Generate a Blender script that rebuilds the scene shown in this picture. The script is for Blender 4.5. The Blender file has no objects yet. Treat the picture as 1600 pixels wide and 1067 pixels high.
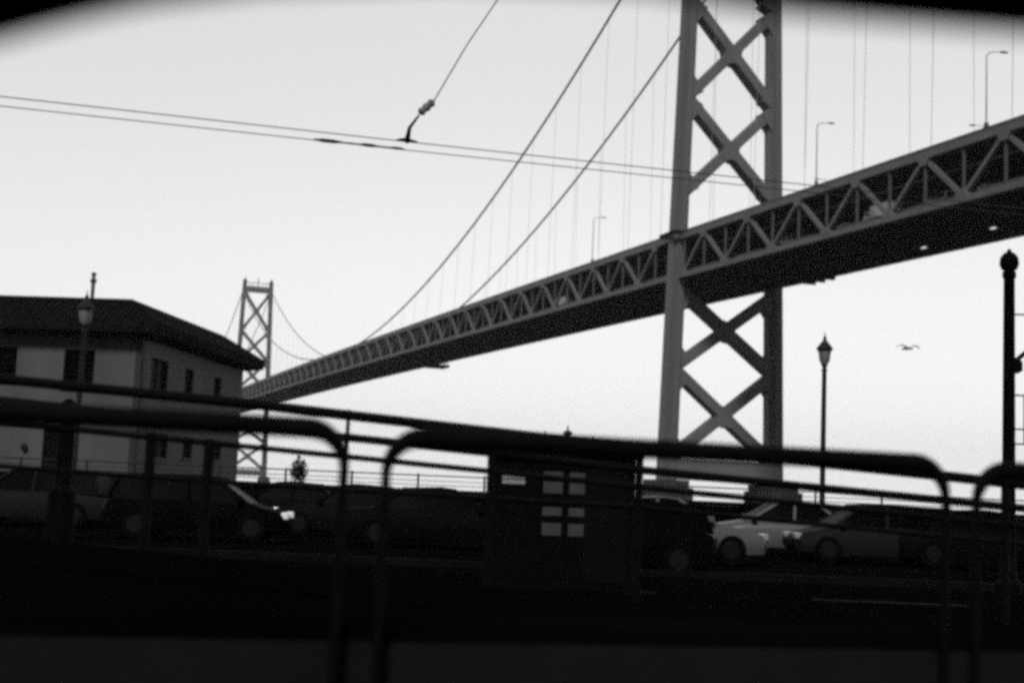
import bpy, math, random
from mathutils import Vector as V, Matrix
random.seed(7)
S = bpy.context.scene
COL = S.collection
EYE = 1.5
# ------------------------------------------------------------------ camera
F_PX, PITCH, ROLL = 2144.5, 0.10952, 0.04233
FW = V((0, math.cos(PITCH), math.sin(PITCH)))
R0 = V((1, 0, 0)); U0 = R0.cross(FW)
RT = R0 * math.cos(ROLL) + U0 * math.sin(ROLL)
UP = -R0 * math.sin(ROLL) + U0 * math.cos(ROLL)
cd = bpy.data.cameras.new('camera'); cam = bpy.data.objects.new('camera', cd); COL.objects.link(cam)
cd.sensor_width = 36; cd.lens = 36 * F_PX / 1600
cd.clip_start = 0.05; cd.clip_end = 20000
m = Matrix(((RT.x, UP.x, -FW.x, 0), (RT.y, UP.y, -FW.y, 0), (RT.z, UP.z, -FW.z, EYE), (0, 0, 0, 1)))
cam.matrix_world = m
cd.dof.use_dof = True; cd.dof.focus_distance = 22.0; cd.dof.aperture_fstop = 1.8
S.camera = cam
# ------------------------------------------------------------------ sky, sun, exposure
SUN_EL, SUN_AZ = math.radians(42), math.radians(193)      # behind and a little to the left, veiled
w = bpy.data.worlds.new('World'); S.world = w; w.use_nodes = True
nt = w.node_tree; nt.nodes.clear()
def N(t, **k):
    n = nt.nodes.new(t)
    for a, b in k.items(): setattr(n, a, b)
    return n
sky = N('ShaderNodeTexSky', sky_type='NISHITA', sun_disc=False, sun_elevation=SUN_EL, sun_rotation=SUN_AZ, dust_density=4.0, air_density=1.0)
bw = N('ShaderNodeRGBToBW'); nt.links.new(sky.outputs[0], bw.inputs[0])
def math_(op, a, b, clamp=False):
    n = N('ShaderNodeMath', operation=op, use_clamp=clamp)
    for i, x in enumerate((a, b)):
        if isinstance(x, (int, float)): n.inputs[i].default_value = x
        else: nt.links.new(x, n.inputs[i])
    return n.outputs[0]
def ramp(x, a, b, c, d):
    n = N('ShaderNodeMapRange', interpolation_type='SMOOTHSTEP')
    nt.links.new(x, n.inputs[0])
    for i, v in enumerate((a, b, c, d)): n.inputs[i + 1].default_value = v
    return n.outputs[0]
tc = N('ShaderNodeTexCoord'); sx = N('ShaderNodeSeparateXYZ'); nt.links.new(tc.outputs['Generated'], sx.inputs[0])
front = ramp(sx.outputs[1], 0.05, 0.80, 0.09, 1.0)          # bright ahead; unseen sky behind dimmed so camera-facing sides stay dark
high = ramp(sx.outputs[2], 0.42, 0.75, 1.0, 0.20)           # darker overhead
tilt = ramp(sx.outputs[2], 0.0, 0.36, 1.19, 0.84)
left = ramp(sx.outputs[0], -0.45, 0.05, 0.94, 1.0)
right = ramp(sx.outputs[0], 0.42, 0.90, 0.97, 3.0)  # unseen sky off to the right brightened to light right-facing walls
base = math_('ADD', math_('MULTIPLY', bw.outputs[0], 0.10), 7.7)
k = base
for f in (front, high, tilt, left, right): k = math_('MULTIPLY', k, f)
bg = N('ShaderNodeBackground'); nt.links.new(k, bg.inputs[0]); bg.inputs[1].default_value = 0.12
out = N('ShaderNodeOutputWorld'); nt.links.new(bg.outputs[0], out.inputs[0])
sl = bpy.data.lights.new('sun', 'SUN'); sl.energy = 1.5; sl.angle = math.radians(12); sl.color = (1, 1, 1)
so = bpy.data.objects.new('sun', sl); COL.objects.link(so)
sd = V((math.sin(SUN_AZ) * math.cos(SUN_EL), math.cos(SUN_AZ) * math.cos(SUN_EL), math.sin(SUN_EL)))
so.rotation_euler = (-sd).to_track_quat('-Z', 'Y').to_euler(); so.location = (0, 0, 50)
S.view_settings.view_transform = 'Standard'; S.view_settings.look = 'None'
S.view_settings.exposure = 0; S.view_settings.gamma = 1; S.view_settings.use_curve_mapping = False
S.render.engine = 'CYCLES'; S.cycles.max_bounces = 4; S.cycles.volume_bounces = 0; S.cycles.use_denoising = False; S.cycles.sample_clamp_direct = 4; S.cycles.sample_clamp_indirect = .4
S.cycles.pixel_filter_type = 'BLACKMAN_HARRIS'; S.cycles.filter_width = 3.4
# ------------------------------------------------------------------ helpers
def ray(px, py):
    return FW * F_PX + RT * (px - 800) - UP * (py - 533.5)
def P(px, py, Y):
    d = ray(px, py); return V((0, 0, EYE)) + d * (Y / d.y)
def PX(px, Y, z=0.0):                                       # ground position under a picture column near the horizon
    p = P(px, 765 + (px - 800) * 0.0423, Y); return V((p.x, Y, z))
def tag(o, label=None, cat=None, group=None, kind=None):
    if label: o['label'] = label
    if cat: o['category'] = cat
    if group: o['group'] = group
    if kind: o['kind'] = kind
    return o
def empty(name, loc=(0, 0, 0)):
    o = bpy.data.objects.new(name, None); o.location = loc; o.empty_display_size = .3; COL.objects.link(o); return o
def off(o):
    v = V((0, 0, 0))
    while o is not None: v += o.location; o = o.parent
    return v
class MB:
    def __init__(s): s.v = []; s.f = []
    def add(s, vs, fs):
        b = len(s.v); s.v += [V(a) for a in vs]; s.f += [tuple(b + i for i in f) for f in fs]; return s
    def box(s, a, b):
        (x0, y0, z0), (x1, y1, z1) = a, b
        return s.add([(x0,y0,z0),(x1,y0,z0),(x1,y1,z0),(x0,y1,z0),(x0,y0,z1),(x1,y0,z1),(x1,y1,z1),(x0,y1,z1)],
                     [(3,2,1,0),(4,5,6,7),(0,1,5,4),(1,2,6,5),(2,3,7,6),(3,0,4,7)])
    def beam(s, p, q, w, h, up=(0, 0, 1)):                  # w across, h along up
        p, q = V(p), V(q); d = (q - p).normalized(); u = V(up)
        x = d.cross(u).normalized(); u = x.cross(d)
        vs = [c + x * (i * w / 2) + u * (j * h / 2) for c in (p, q) for i, j in ((-1,-1),(1,-1),(1,1),(-1,1))]
        return s.add(vs, [(3,2,1,0),(4,5,6,7),(0,1,5,4),(1,2,6,5),(2,3,7,6),(3,0,4,7)])
    def tube(s, pts, r, n=10, caps=True):
        pts = [V(a) for a in pts]; rs = r if isinstance(r, (list, tuple)) else [r] * len(pts)
        t = (pts[1] - pts[0]).normalized(); a = V((0, 0, 1)) if abs(t.z) < .9 else V((1, 0, 0))
        x = t.cross(a).normalized(); vs = []
        for i, p in enumerate(pts):
            t = (pts[min(i + 1, len(pts) - 1)] - pts[max(i - 1, 0)]).normalized()
            x = (x - t * x.dot(t)).normalized(); y = t.cross(x)
            vs += [p + (x * math.cos(2 * math.pi * k / n) + y * math.sin(2 * math.pi * k / n)) * rs[i] for k in range(n)]
        fs = [(i * n + k, i * n + (k + 1) % n, (i + 1) * n + (k + 1) % n, (i + 1) * n + k) for i in range(len(pts) - 1) for k in range(n)]
        if caps: fs += [tuple(range(n - 1, -1, -1)), tuple((len(pts) - 1) * n + k for k in range(n))]
        return s.add(vs, fs)
    def lathe(s, c, prof, n=20):                            # prof: (r, z) from the bottom up
        c = V(c); return s.tube([c + V((0, 0, z)) for r, z in prof], [max(r, .0005) for r, z in prof], n)
    def prism(s, poly, d):                                  # poly of 3-D points, extruded by d
        n = len(poly); d = V(d); vs = [V(a) for a in poly]; vs += [a + d for a in vs]
        return s.add(vs, [tuple(range(n - 1, -1, -1)), tuple(range(n, 2 * n))] + [(k, (k + 1) % n, n + (k + 1) % n, n + k) for k in range(n)])
    def loft(s, rings):
        n = len(rings[0]); vs = [V(a) for r in rings for a in r]
        return s.add(vs, [tuple(range(n - 1, -1, -1)), tuple((len(rings) - 1) * n + k for k in range(n))] +
                     [(i * n + k, i * n + (k + 1) % n, (i + 1) * n + (k + 1) % n, (i + 1) * n + k) for i in range(len(rings) - 1) for k in range(n)])
    def build(s, name, mat, parent=None, smooth=False, bevel=0, loc=None):
        me = bpy.data.meshes.new(name); o0 = off(parent) if parent else V(loc or (0, 0, 0))
        me.from_pydata([tuple(a - o0) for a in s.v], [], s.f); me.validate(); me.update()
        import bmesh
        b = bmesh.new(); b.from_mesh(me); bmesh.ops.recalc_face_normals(b, faces=b.faces); b.to_mesh(me); b.free()
        if smooth:
            me.shade_smooth() if hasattr(me, 'shade_smooth') else None
            try: me.set_sharp_from_angle(angle=math.radians(40))
            except Exception: pass
        me.materials.append(mat)
        o = bpy.data.objects.new(name, me); COL.objects.link(o)
        if parent: o.parent = parent
        elif loc: o.location = loc
        if bevel:
            md = o.modifiers.new('bevel', 'BEVEL'); md.width = bevel; md.segments = 2; md.limit_method = 'ANGLE'
        return o
def copy_tree(o, parent=None):
    c = o.copy(); COL.objects.link(c); c.parent = parent
    for ch in list(o.children): copy_tree(ch, c)
    return c
def mat(name, g, rough=.7, metal=0, var=.15, scale=3.0, bump=0.0, bscale=30., spec=.3, emit=0, alpha=1, streak=False):
    M = bpy.data.materials.new(name); M.use_nodes = True; t = M.node_tree; p = t.nodes['Principled BSDF']
    tcn = t.nodes.new('ShaderNodeTexCoord'); no = t.nodes.new('ShaderNodeTexNoise'); no.inputs['Scale'].default_value = scale
    no.inputs['Detail'].default_value = 6
    src = tcn.outputs['Object']
    if streak:
        mp = t.nodes.new('ShaderNodeMapping'); mp.inputs['Scale'].default_value = (1, 1, .12); t.links.new(src, mp.inputs[0]); src = mp.outputs[0]
    t.links.new(src, no.inputs['Vector'])
    cr = t.nodes.new('ShaderNodeValToRGB'); a, b = g * (1 - var), g * (1 + var)
    cr.color_ramp.elements[0].position = .3; cr.color_ramp.elements[1].position = .7
    cr.color_ramp.elements[0].color = (a, a, a, 1); cr.color_ramp.elements[1].color = (b, b, b, 1)
    t.links.new(no.outputs[0], cr.inputs[0]); t.links.new(cr.outputs[0], p.inputs['Base Color'])
    p.inputs['Roughness'].default_value = rough; p.inputs['Metallic'].default_value = metal
    p.inputs['Specular IOR Level'].default_value = spec
    if emit: p.inputs['Emission Color'].default_value = (1, 1, 1, 1); p.inputs['Emission Strength'].default_value = emit
    if alpha < 1: p.inputs['Alpha'].default_value = alpha
    if bump:
        n2 = t.nodes.new('ShaderNodeTexNoise'); n2.inputs['Scale'].default_value = bscale; n2.inputs['Detail'].default_value = 5
        t.links.new(tcn.outputs['Object'], n2.inputs['Vector'])
        bp = t.nodes.new('ShaderNodeBump'); bp.inputs['Strength'].default_value = bump; bp.inputs['Distance'].default_value = .02
        t.links.new(n2.outputs[0], bp.inputs['Height']); t.links.new(bp.outputs[0], p.inputs['Normal'])
    return M
M = dict(
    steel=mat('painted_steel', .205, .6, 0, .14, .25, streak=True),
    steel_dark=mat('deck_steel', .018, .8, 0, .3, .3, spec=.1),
    cable=mat('cable_steel', .13, .7), rope=mat('rope_steel', .42, .7),
    concrete=mat('pier_concrete', .06, .9, 0, .3, .3, .4, 2),
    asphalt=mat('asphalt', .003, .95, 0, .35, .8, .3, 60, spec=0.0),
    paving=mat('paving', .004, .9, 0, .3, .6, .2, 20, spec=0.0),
    water=mat('bay_water', .02, .25, 0, .2, .05, .6, .5, spec=.5),
    stucco=mat('stucco', .15, .95, 0, .16, .5, .3, 25, spec=.1, streak=True),
    rooftile=mat('roof_tile', .014, .95, 0, .4, 2, .5, 8, spec=.03),
    trim=mat('dark_trim', .004, .8, 0, .2, 2, spec=.1),
    glass=mat('window_glass', .003, .4, 0, .2, 1, spec=.015),
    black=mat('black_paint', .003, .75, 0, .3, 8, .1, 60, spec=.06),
    blackrail=mat('rail_paint', .005, .7, 0, .3, 8, .1, 60, spec=.06),
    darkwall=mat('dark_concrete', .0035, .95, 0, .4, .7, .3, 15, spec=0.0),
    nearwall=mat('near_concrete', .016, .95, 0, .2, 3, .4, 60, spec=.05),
    lampglass=mat('lamp_glass', .3, .4, 0, .1, 5),
    frosted=mat('frosted_panel', .075, .6, 0, .25, 2), hazy=mat('hazy_glass', .05, .6, 0, .2, 2, alpha=.55),
    iron=mat('cast_iron', .03, .6, 0, .3, 6, spec=.2),
    rubber=mat('rubber', .004, .9, 0, .2, 8, spec=.05),
    rim=mat('wheel_rim', .004, .6, .1, .1, 5),
    headlit=mat('lit_headlight', .8, .3, 0, .05, 5, emit=.3),
    headoff=mat('headlight_glass', .5, .15, 0, .05, 5, spec=.8),
    decklight=mat('deck_light', .8, .5, 0, .05, 5, emit=.75),
    feather=mat('gull_feather', .3, .9, 0, .4, 6),
    leaf=mat('leaf', .03, .8, 0, .5, 9),
    wire=mat('copper_wire', .08, .5, .2, .1, 5),
    ceramic=mat('insulator', .25, .5),
    lining=mat('vehicle_trim', .006, .9, 0, .2, 6, spec=.03),
)
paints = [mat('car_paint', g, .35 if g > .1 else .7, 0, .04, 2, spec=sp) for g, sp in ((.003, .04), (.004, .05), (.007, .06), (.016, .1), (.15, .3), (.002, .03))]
# ------------------------------------------------------------------ ground and water
def sheet(name, x0, y0, x1, y1, z0, z1, mt, label=None):
    o = MB().box((x0, y0, z0), (x1, y1, z1)).build(name, mt); o['kind'] = 'structure'; return o
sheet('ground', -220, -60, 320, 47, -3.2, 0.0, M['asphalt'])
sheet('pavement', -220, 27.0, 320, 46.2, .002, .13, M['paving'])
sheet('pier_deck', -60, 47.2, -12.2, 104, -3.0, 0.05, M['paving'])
wt = MB().add([(-3000, 47.0, -2.6), (3000, 47.0, -2.6), (3000, 3200, -2.6), (-3000, 3200, -2.6)], [(0, 1, 2, 3)]).build('water', M['water']); wt['kind'] = 'structure'
kerb = MB()
for i in range(44): kerb.box((-60 + i * 3.0, 26.8, .002), (-60 + i * 3.0 + 2.985, 26.995, .15))
ko = kerb.build('kerb', mat('kerb_stone', .007, .9, 0, .3, 1, .3, 20, spec=0.05)); ko['kind'] = 'structure'
mk = MB()
for i in range(30): mk.box((-60 + i * 5.0, 22.3, .001), (-57.5 + i * 5.0, 22.42, .005))
mo = mk.build('road_marking', mat('road_paint', .005, .8, 0, .3, 4)); mo['kind'] = 'structure'
# ------------------------------------------------------------------ the bridge
TH = 1.89242
D = V((math.cos(TH), math.sin(TH), 0)); NN = V((D.y, -D.x, 0)); N0 = V((43.68626, 281.55261, 0))
SPAN = 704.0; HALF = 11.53; DEP = 8.05
def Bp(t, o, z): return N0 + D * t + NN * o + V((0, 0, z))
def zc(t): return EYE + 53.19 + .01731 * t - 9.0e-6 * t * t   # top chord height
bridge = empty('suspension_bridge', Bp(0, 0, -2.6))
tag(bridge, 'long grey steel double-deck suspension bridge with two cross-braced towers crossing the bay', 'bridge')
def wleg(z): return (24.49 + (18.37 - 24.49) * (z - EYE) / 135.0) / 2
def tower(t0, pedestals=True):
    T = empty('tower', Bp(t0, 0, -2.6) - bridge.location); T.parent = bridge
    # walkway collar forms the tower's own root mesh
    zt = zc(t0) + .4
    for s in (-1, 1):
        tw = MB(); o = s * wleg(zt)
        for a, b in (((-3.6, -2.6), (3.6, -2.0)), ((-3.6, 2.0), (3.6, 2.6)), ((-3.6, -2.0), (-3.0, 2.0)), ((3.0, -2.0), (3.6, 2.0))):
            ring = [Bp(t0 + a[0], o + a[1], zt), Bp(t0 + b[0], o + a[1], zt), Bp(t0 + b[0], o + b[1], zt), Bp(t0 + a[0], o + b[1], zt)]
            tw.prism(ring, (0, 0, .7))
        tw.build('walkway', M['steel_dark'], T)
    if t0 > 300: T['label'] = 'distant cross-braced tower fading in the haze'
    else: T['label'] = 'near cross-braced tower rising past the deck'
    for s in (-1, 1):
        rings = []
        for z in (4.5, 20, 40, 60, 80, 100, 120, 140.0):
            k = 1 - (z - 4.5) / 135 * .20
            a, b = 1.72 * k, 2.55 * k; c = s * wleg(z); ia, ib = a * .45, b * .48
            ma, mb = a * .72, b * .78
            prof = [(-b, -ia), (-mb, -ia), (-mb, -ma), (-ib, -ma), (-ib, -a), (ib, -a), (ib, -ma), (mb, -ma), (mb, -ia), (b, -ia),
                    (b, ia), (mb, ia), (mb, ma), (ib, ma), (ib, a), (-ib, a), (-ib, ma), (-mb, ma), (-mb, ia), (-b, ia)]
            rings.append([Bp(t0 + p, c + q, z) for p, q in prof])
        MB().loft(rings).build('leg', M['steel'], T)
    def diag(za, sa, zb, sb, wd=2.0, dp=3.1, dt=0.0):
        a = Bp(t0 + dt, sa * (wleg(za) - .9), za); b = Bp(t0 + dt, sb * (wleg(zb) - .9), zb)
        return MB().beam(a, b, dp, wd, up=(b - a).cross(D).normalized())
    for z0, z1 in ((9.5, 28.0), (28.0, 44.6), (64.0, 84.5), (84.5, 105.5), (105.5, 132.5)):
        zm = (z0 + z1) / 2
        e = (z1 - z0) * .03
        diag(z1 - e, -1, z0 + e, 1).build('cross_brace', M['steel'], T)
        diag(z0 + e, -1, z1 - e, 1, 1.98, 2.9, 0.0).build('cross_brace', M['steel'], T)
        g = MB(); c = Bp(t0, 0, zm)
        poly = []
        for k in range(32):
            a = 2 * math.pi * k / 32; rr = 2.2 - .42 * math.cos(4 * a)
            poly.append(c - D * 1.57 + NN * rr * math.cos(a) * .98 + V((0, 0, rr * math.sin(a) * 1.08)))
        g.prism(poly, D * 3.14); g.build('gusset', M['steel'], T)
        for s in (-1, 1):                                   # gusset plates at the legs
            for z in (z0, z1):
                g = MB(); sg = 1 if z == z0 else -1
                oo = s * (wleg(z) - 1.0)
                pl = [Bp(t0 - 1.62, oo, z), Bp(t0 - 1.62, oo - s * 2.5, z + sg * 1.4), Bp(t0 - 1.62, oo - s * 1.5, z + sg * 3.0), Bp(t0 - 1.62, oo, z + sg * 5.0)]
                g.prism(pl, D * 3.24); g.build('gusset', M['steel'], T)
    def strut(z0, z1, dp):
        a, b = Bp(t0, -wleg(z0) + .8, (z0 + z1) / 2), Bp(t0, wleg(z0) - .8, (z0 + z1) / 2)
        MB().beam(a, b, dp, z1 - z0).build('strut', M['steel'], T)
    strut(5.6, 9.8, 4.2); strut(132.6, 136.6, 3.4)
    cr = MB()
    for s in (-1, 1):
        cr.lathe(Bp(t0, s * wleg(139), 140.0), [(1.3, 0), (1.5, .5), (.9, 1.0), (.3, 2.0), (.12, 3.2)], 10)
        cr.beam(Bp(t0 - 3.0, s * wleg(139), 140.6), Bp(t0 + 3.0, s * wleg(139), 140.6), 1.4, 1.2)
    for o in (-5.5, -3.0, 3.0, 5.5): cr.beam(Bp(t0, o, 136.6), Bp(t0, o, 139.2), .35, .35, up=D)
    cr.beam(Bp(t0, -8, 139.3), Bp(t0, 8, 139.3), .5, .4); cr.beam(Bp(t0, 0, 136.6), Bp(t0, 0, 142.6), .6, .6, up=D)
    cr.build('tower_crown', M['steel'], T)
    pd = MB()
    for s, wx in ((-1, 4.6), (1, 5.2)):
        for z0, z1, g in ((-2.6, 1.2, 1.5), (1.2, 3.9, .6), (3.9, 5.4, 0)):
            c = s * wleg(5)
            pd.prism([Bp(t0 - wx - g, c - 3 - g, z0), Bp(t0 + wx + g, c - 3 - g, z0), Bp(t0 + wx + g, c + 3 + g, z0), Bp(t0 - wx - g, c + 3 + g, z0)], (0, 0, z1 - z0 - .003))
    for z in (0.2,):
        pd.prism([Bp(t0 - 7, -17, z - 2.8), Bp(t0 + 7, -17, z - 2.8), Bp(t0 + 7, 17, z - 2.8), Bp(t0 - 7, 17, z - 2.8)], (0, 0, 1.2))
    pd.build('pier', M['concrete'], T)
tower(0.0); tower(SPAN)
# trusses
def seg_ts(a, b, off_, step=17.95):
    k0 = math.ceil((a - off_) / step); r = []
    k = k0
    while off_ + k * step <= b: r.append(off_ + k * step); k += 1
    return r
SIDE, MAIN, FAR_ = (-345.0, -2.6), (2.6, SPAN - 2.6), (SPAN + 2.6, SPAN + 340)
def chord(mb, a, b, o, dz, w, h):
    n = max(2, int((b - a) / 9)); ts = [a + (b - a) * i / n for i in range(n + 1)]
    rings = []
    for t in ts:
        z = zc(t) + dz
        rings.append([Bp(t, o - w / 2, z - h / 2), Bp(t, o + w / 2, z - h / 2), Bp(t, o + w / 2, z + h / 2), Bp(t, o - w / 2, z + h / 2)])
    mb.loft(rings)
truss_near = MB(); truss_far = MB()
for a, b in (SIDE, MAIN, FAR_):
    chord(truss_near, a, b, -HALF, 0, .9, 1.0); chord(truss_near, a, b, -HALF, -DEP, .9, .9)
    chord(truss_far, a, b, HALF, 0, .9, 1.0); chord(truss_far, a, b, HALF, -DEP, .9, .9)
TN = truss_near.build('stiffening_truss', M['steel'], bridge); TF = truss_far.build('stiffening_truss', M['steel'], bridge)
nodes = [(-102.9 + 17.95 * k) for k in range(-13, 6)]; nodes = [t for t in nodes if t < -5]
nodesm = [9.7 + 17.42 * k for k in range(0, 40) if 9.7 + 17.42 * k < SPAN - 4]
nodesf = [SPAN + 10 + 17.8 * k for k in range(18)]
def members(nds, lo, hi, par, o, nearlist):
    stuff = MB(); cnt = 0
    bots = [(nds[i] + nds[i + 1]) / 2 for i in range(len(nds) - 1)]
    if nds[0] - 8.9 > lo: bots = [nds[0] - 8.9] + bots
    if nds[-1] + 8.9 < hi: bots = bots + [nds[-1] + 8.9]
    for tb in bots:
        for tt in nds:
            if abs(tt - tb) < 9.5:
                p, q = Bp(tt, o, zc(tt) - .4), Bp(tb, o, zc(tb) - DEP + .4)
                if nearlist and -200 < tt < 300: MB().beam(p, q, .62, .62, up=NN).build('diagonal', M['steel'], par)
                else: stuff.beam(p, q, .60, .60, up=NN)
    if stuff.f:
        s = stuff.build('diagonal', M['steel'], par); s['kind'] = 'stuff'
    vt = MB()
    for t in nds + bots:
        if lo + 1 < t < hi - 1: vt.beam(Bp(t, o, zc(t) - .5), Bp(t, o, zc(t) - DEP + .45), .34, .34, up=NN)
    g = MB()                                               # gusset plates at the panel points
    for tl, dz in ((nds, -.35), (bots, -DEP + .35)):
        for t in tl:
            c = Bp(t, o - .47, zc(t) + dz); L = 1.5; sg = -1 if dz > -4 else 1
            g.prism([c - D * L, c + D * L, c + D * .7 + V((0, 0, sg * 1.2)), c - D * .7 + V((0, 0, sg * 1.2))], NN * .94)
    x = vt.build('vertical', M['cable'], par); x['kind'] = 'stuff'
    x = g.build('gusset_plate', M['steel'], par); x['kind'] = 'stuff'
for par, o, nl in ((TN, -HALF, True), (TF, HALF, False)):
    members(nodes, SIDE[0], SIDE[1], par, o, nl); members(nodesm, MAIN[0], MAIN[1], par, o, nl); members(nodesf, FAR_[0], FAR_[1], par, o, False)
def slab(a, b, o0, o1, dz0, dz1):
    mb = MB(); n = 60; rings = []
    for i in range(n + 1):
        t = a + (b - a) * i / n; z = zc(t)
        rings.append([Bp(t, o0, z + dz0), Bp(t, o1, z + dz0), Bp(t, o1, z + dz1), Bp(t, o0, z + dz1)])
    return mb.loft(rings)
A, Z = -345, SPAN + 340
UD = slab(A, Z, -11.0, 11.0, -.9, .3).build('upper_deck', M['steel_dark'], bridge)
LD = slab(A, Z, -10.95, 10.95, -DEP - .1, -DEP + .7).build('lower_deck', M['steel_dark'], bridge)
fb = MB(); fb2 = MB(); strg = MB()
t = A + 4
while t < Z:
    fb.beam(Bp(t, -HALF + .5, zc(t) - 1.0), Bp(t, HALF - .5, zc(t) - 1.0), .5, 1.3); fb2.beam(Bp(t, -HALF + .5, zc(t) - DEP - .25), Bp(t, HALF - .5, zc(t) - DEP - .25), .5, 1.0); t += 8.95
for oo in (-7.5, -4.5, -1.5, 1.5, 4.5, 7.5): chord(strg, A, Z, oo, -DEP - .28, .25, .5)
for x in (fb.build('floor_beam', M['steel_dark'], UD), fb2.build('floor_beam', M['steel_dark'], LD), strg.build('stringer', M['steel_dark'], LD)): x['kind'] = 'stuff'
for s in (-1, 1):
    for a, b in (SIDE, MAIN, FAR_):
        slab(a, b, s * 11.2 - .18, s * 11.2 + .18, .51, 1.35).build('barrier', M['cable'], UD)
    rl = MB(); chord(rl, A, Z, s * 9.2, -2.6, .22, .35); rl.build('service_rail', M['cable'], UD)
    slab(A, Z, s * 10.6 - .15, s * 10.6 + .15, -DEP + .75, -DEP + 1.30).build('barrier', M['cable'], LD)
# cables
def zcab(t):
    top, mid = 133.5, zc(352) + .2
    if 0 <= t <= SPAN: return mid + (top - mid) * ((t - 352) / 352) ** 2
    u = (-t if t < 0 else t - SPAN) / 353.0
    e = zc(-350 if t < 0 else SPAN + 350) + 1
    return top + (e - top) * u - 4 * 10.0 * u * (1 - u)
for s in (-1, 1):
    pts = [Bp(t, s * (9.25 + 1.6 * min(1, abs(t - 352 if 0 <= t <= SPAN else 352) < 352)), zcab(t)) for t in [A + (Z - A) * i / 150 for i in range(151)]]
    pts = []
    for i in range(0, 181):
        t = A + (Z - A) * i / 180
        pts.append((t, s * 10.0))
    ts = sorted(set([p[0] for p in pts] + [0.0, SPAN]))
    c = MB().tube([Bp(t, s * 10.0, zcab(t)) for t in ts], .30, 10)
    C_ = c.build('main_cable', M['rope'], bridge, smooth=True)
    for t in nodes + nodesm + nodesf:
        if zcab(t) - zc(t) < 3: continue
        sp = MB()
        sp.tube([Bp(t, s * 10.0, zcab(t) - .3), Bp(t, s * 10.6, zc(t) + .4)], .04, 6)
        sp.build('suspender', M['rope'], C_)
# highway lamps on the bridge
def hw_lamp():
    r = empty('highway_lamp')
    MB().tube([(0, 0, 0), (0, 0, 8.2), (0, 0, 8.6), (0.25, 0, 8.9), (.7, 0, 9.05), (1.9, 0, 9.1)], [.11, .08, .075, .07, .06, .05], 8).build('pole', M['rope'], r, smooth=True)
    MB().loft([[(1.7, -.1, 9.02), (1.7, .1, 9.02), (1.7, .1, 9.16), (1.7, -.1, 9.16)], [(2.1, -.2, 8.98), (2.1, .2, 8.98), (2.1, .16, 9.2), (2.1, -.16, 9.2)], [(2.7, -.12, 9.0), (2.7, .12, 9.0), (2.7, .1, 9.12), (2.7, -.1, 9.12)]]).build('lamp_head', M['steel_dark'], r)
    MB().box((-.25, -.25, -.3), (.25, .25, .25)).build('base', M['cable'], r)
    return r
hl = None
spots = [(1275, -1, 1, 'tall bridge lamp just right of the near tower, on the near edge of the deck', 1),
         (1292, 1, -1, 'bridge lamp on the far deck edge seen just right of the near tower', .9),
         (1450, 1, 0, 'short far-side bridge lamp mid way between the near tower and the photo edge', .6),
         (1541, -1, 1, 'tall bridge lamp nearest the photo edge, on the near edge of the deck', 1),
         (1539, 1, -1, 'bridge lamp on the far deck edge closest to the photo edge', .9),
         (925, -1, 1, 'faint bridge lamp on the long span left of the near tower', 1)]
def t_at(px, o):                                            # where along the deck edge a picture column falls
    lo, hi = -200.0, 600.0
    for _ in range(60):
        md = (lo + hi) / 2; q = Bp(md, o, zc(md)) - V((0, 0, EYE)); x = 800 + F_PX * q.dot(RT) / q.dot(FW)
        if x > px: lo = md
        else: hi = md
    return (lo + hi) / 2
for i, (px, s, arm, lab, kk) in enumerate(spots):
    o = hw_lamp() if hl is None else copy_tree(hl)
    hl = hl or o
    t = t_at(px, s * 11.2); o.location = Bp(t, s * 11.2, zc(t) + 1.38 + .3 * kk)
    o.rotation_euler = (0, 0, 0 if arm >= 0 else math.pi); o.scale = (kk * 1.1, kk, kk * 1.15)
    tag(o, lab, 'lamp', 'lamps along the bridge deck')
# lights hung below the lower deck
ul = None
for px, o_, lab in ((1411, 4, 'lit lamp under the bridge deck, farthest from the photo edge'), (1513, 2, 'brightest lit lamp under the bridge deck, the middle one of three'), (1575, 5.5, 'lit lamp under the bridge deck nearest the photo edge')):
    if ul is None:
        r = empty('underdeck_lamp'); MB().box((-.5, -.22, -.22), (.5, .22, -.05)).build('lens', M['decklight'], r, bevel=.03)
        MB().box((-.55, -.27, -.048), (.55, .27, .1)).build('housing', M['steel_dark'], r, bevel=.02); ul = r
    else: r = copy_tree(ul)
    t = t_at(px, o_); t = t - 6; r.location = Bp(t, o_, zc(t) - DEP - .88); r.rotation_euler = (0, 0, TH)
    tag(r, lab, 'lamp', 'lit lamps below the lower deck')
# maintenance travellers under the lower deck
def traveller(t, lab, oc, wd, h):
    z = zc(t) - DEP - .8
    r = empty('maintenance_gantry', Bp(t, oc, z - h))
    for a in (-3.5, 0, 3.5):
        f = MB()
        f.beam(Bp(t + a, oc - wd, z - h), Bp(t + a, oc + wd, z - h), .35, .5)
        for o in (-wd * .9, wd * .9): f.beam(Bp(t + a, oc + o, z), Bp(t + a, oc + o, z - h + .2), .3, .3, up=D)
        f.build('frame', M['steel_dark'], r)
    p = MB().prism([Bp(t - 4, oc - wd, z - h + .26), Bp(t + 4, oc - wd, z - h + .26), Bp(t + 4, oc + wd, z - h + .26), Bp(t - 4, oc + wd, z - h + .26)], (0, 0, .5)); p.build('platform', M['steel_dark'], r)
    tag(r, lab, 'gantry')
traveller(t_at(655, 0), 'dark maintenance gantry slung under the long span of the bridge', 2.0, 9.5, 1.9)
traveller(t_at(1270, 8), 'thin maintenance gantry slung under the deck right of the near tower', 9.3, 1.6, .45)
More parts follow.
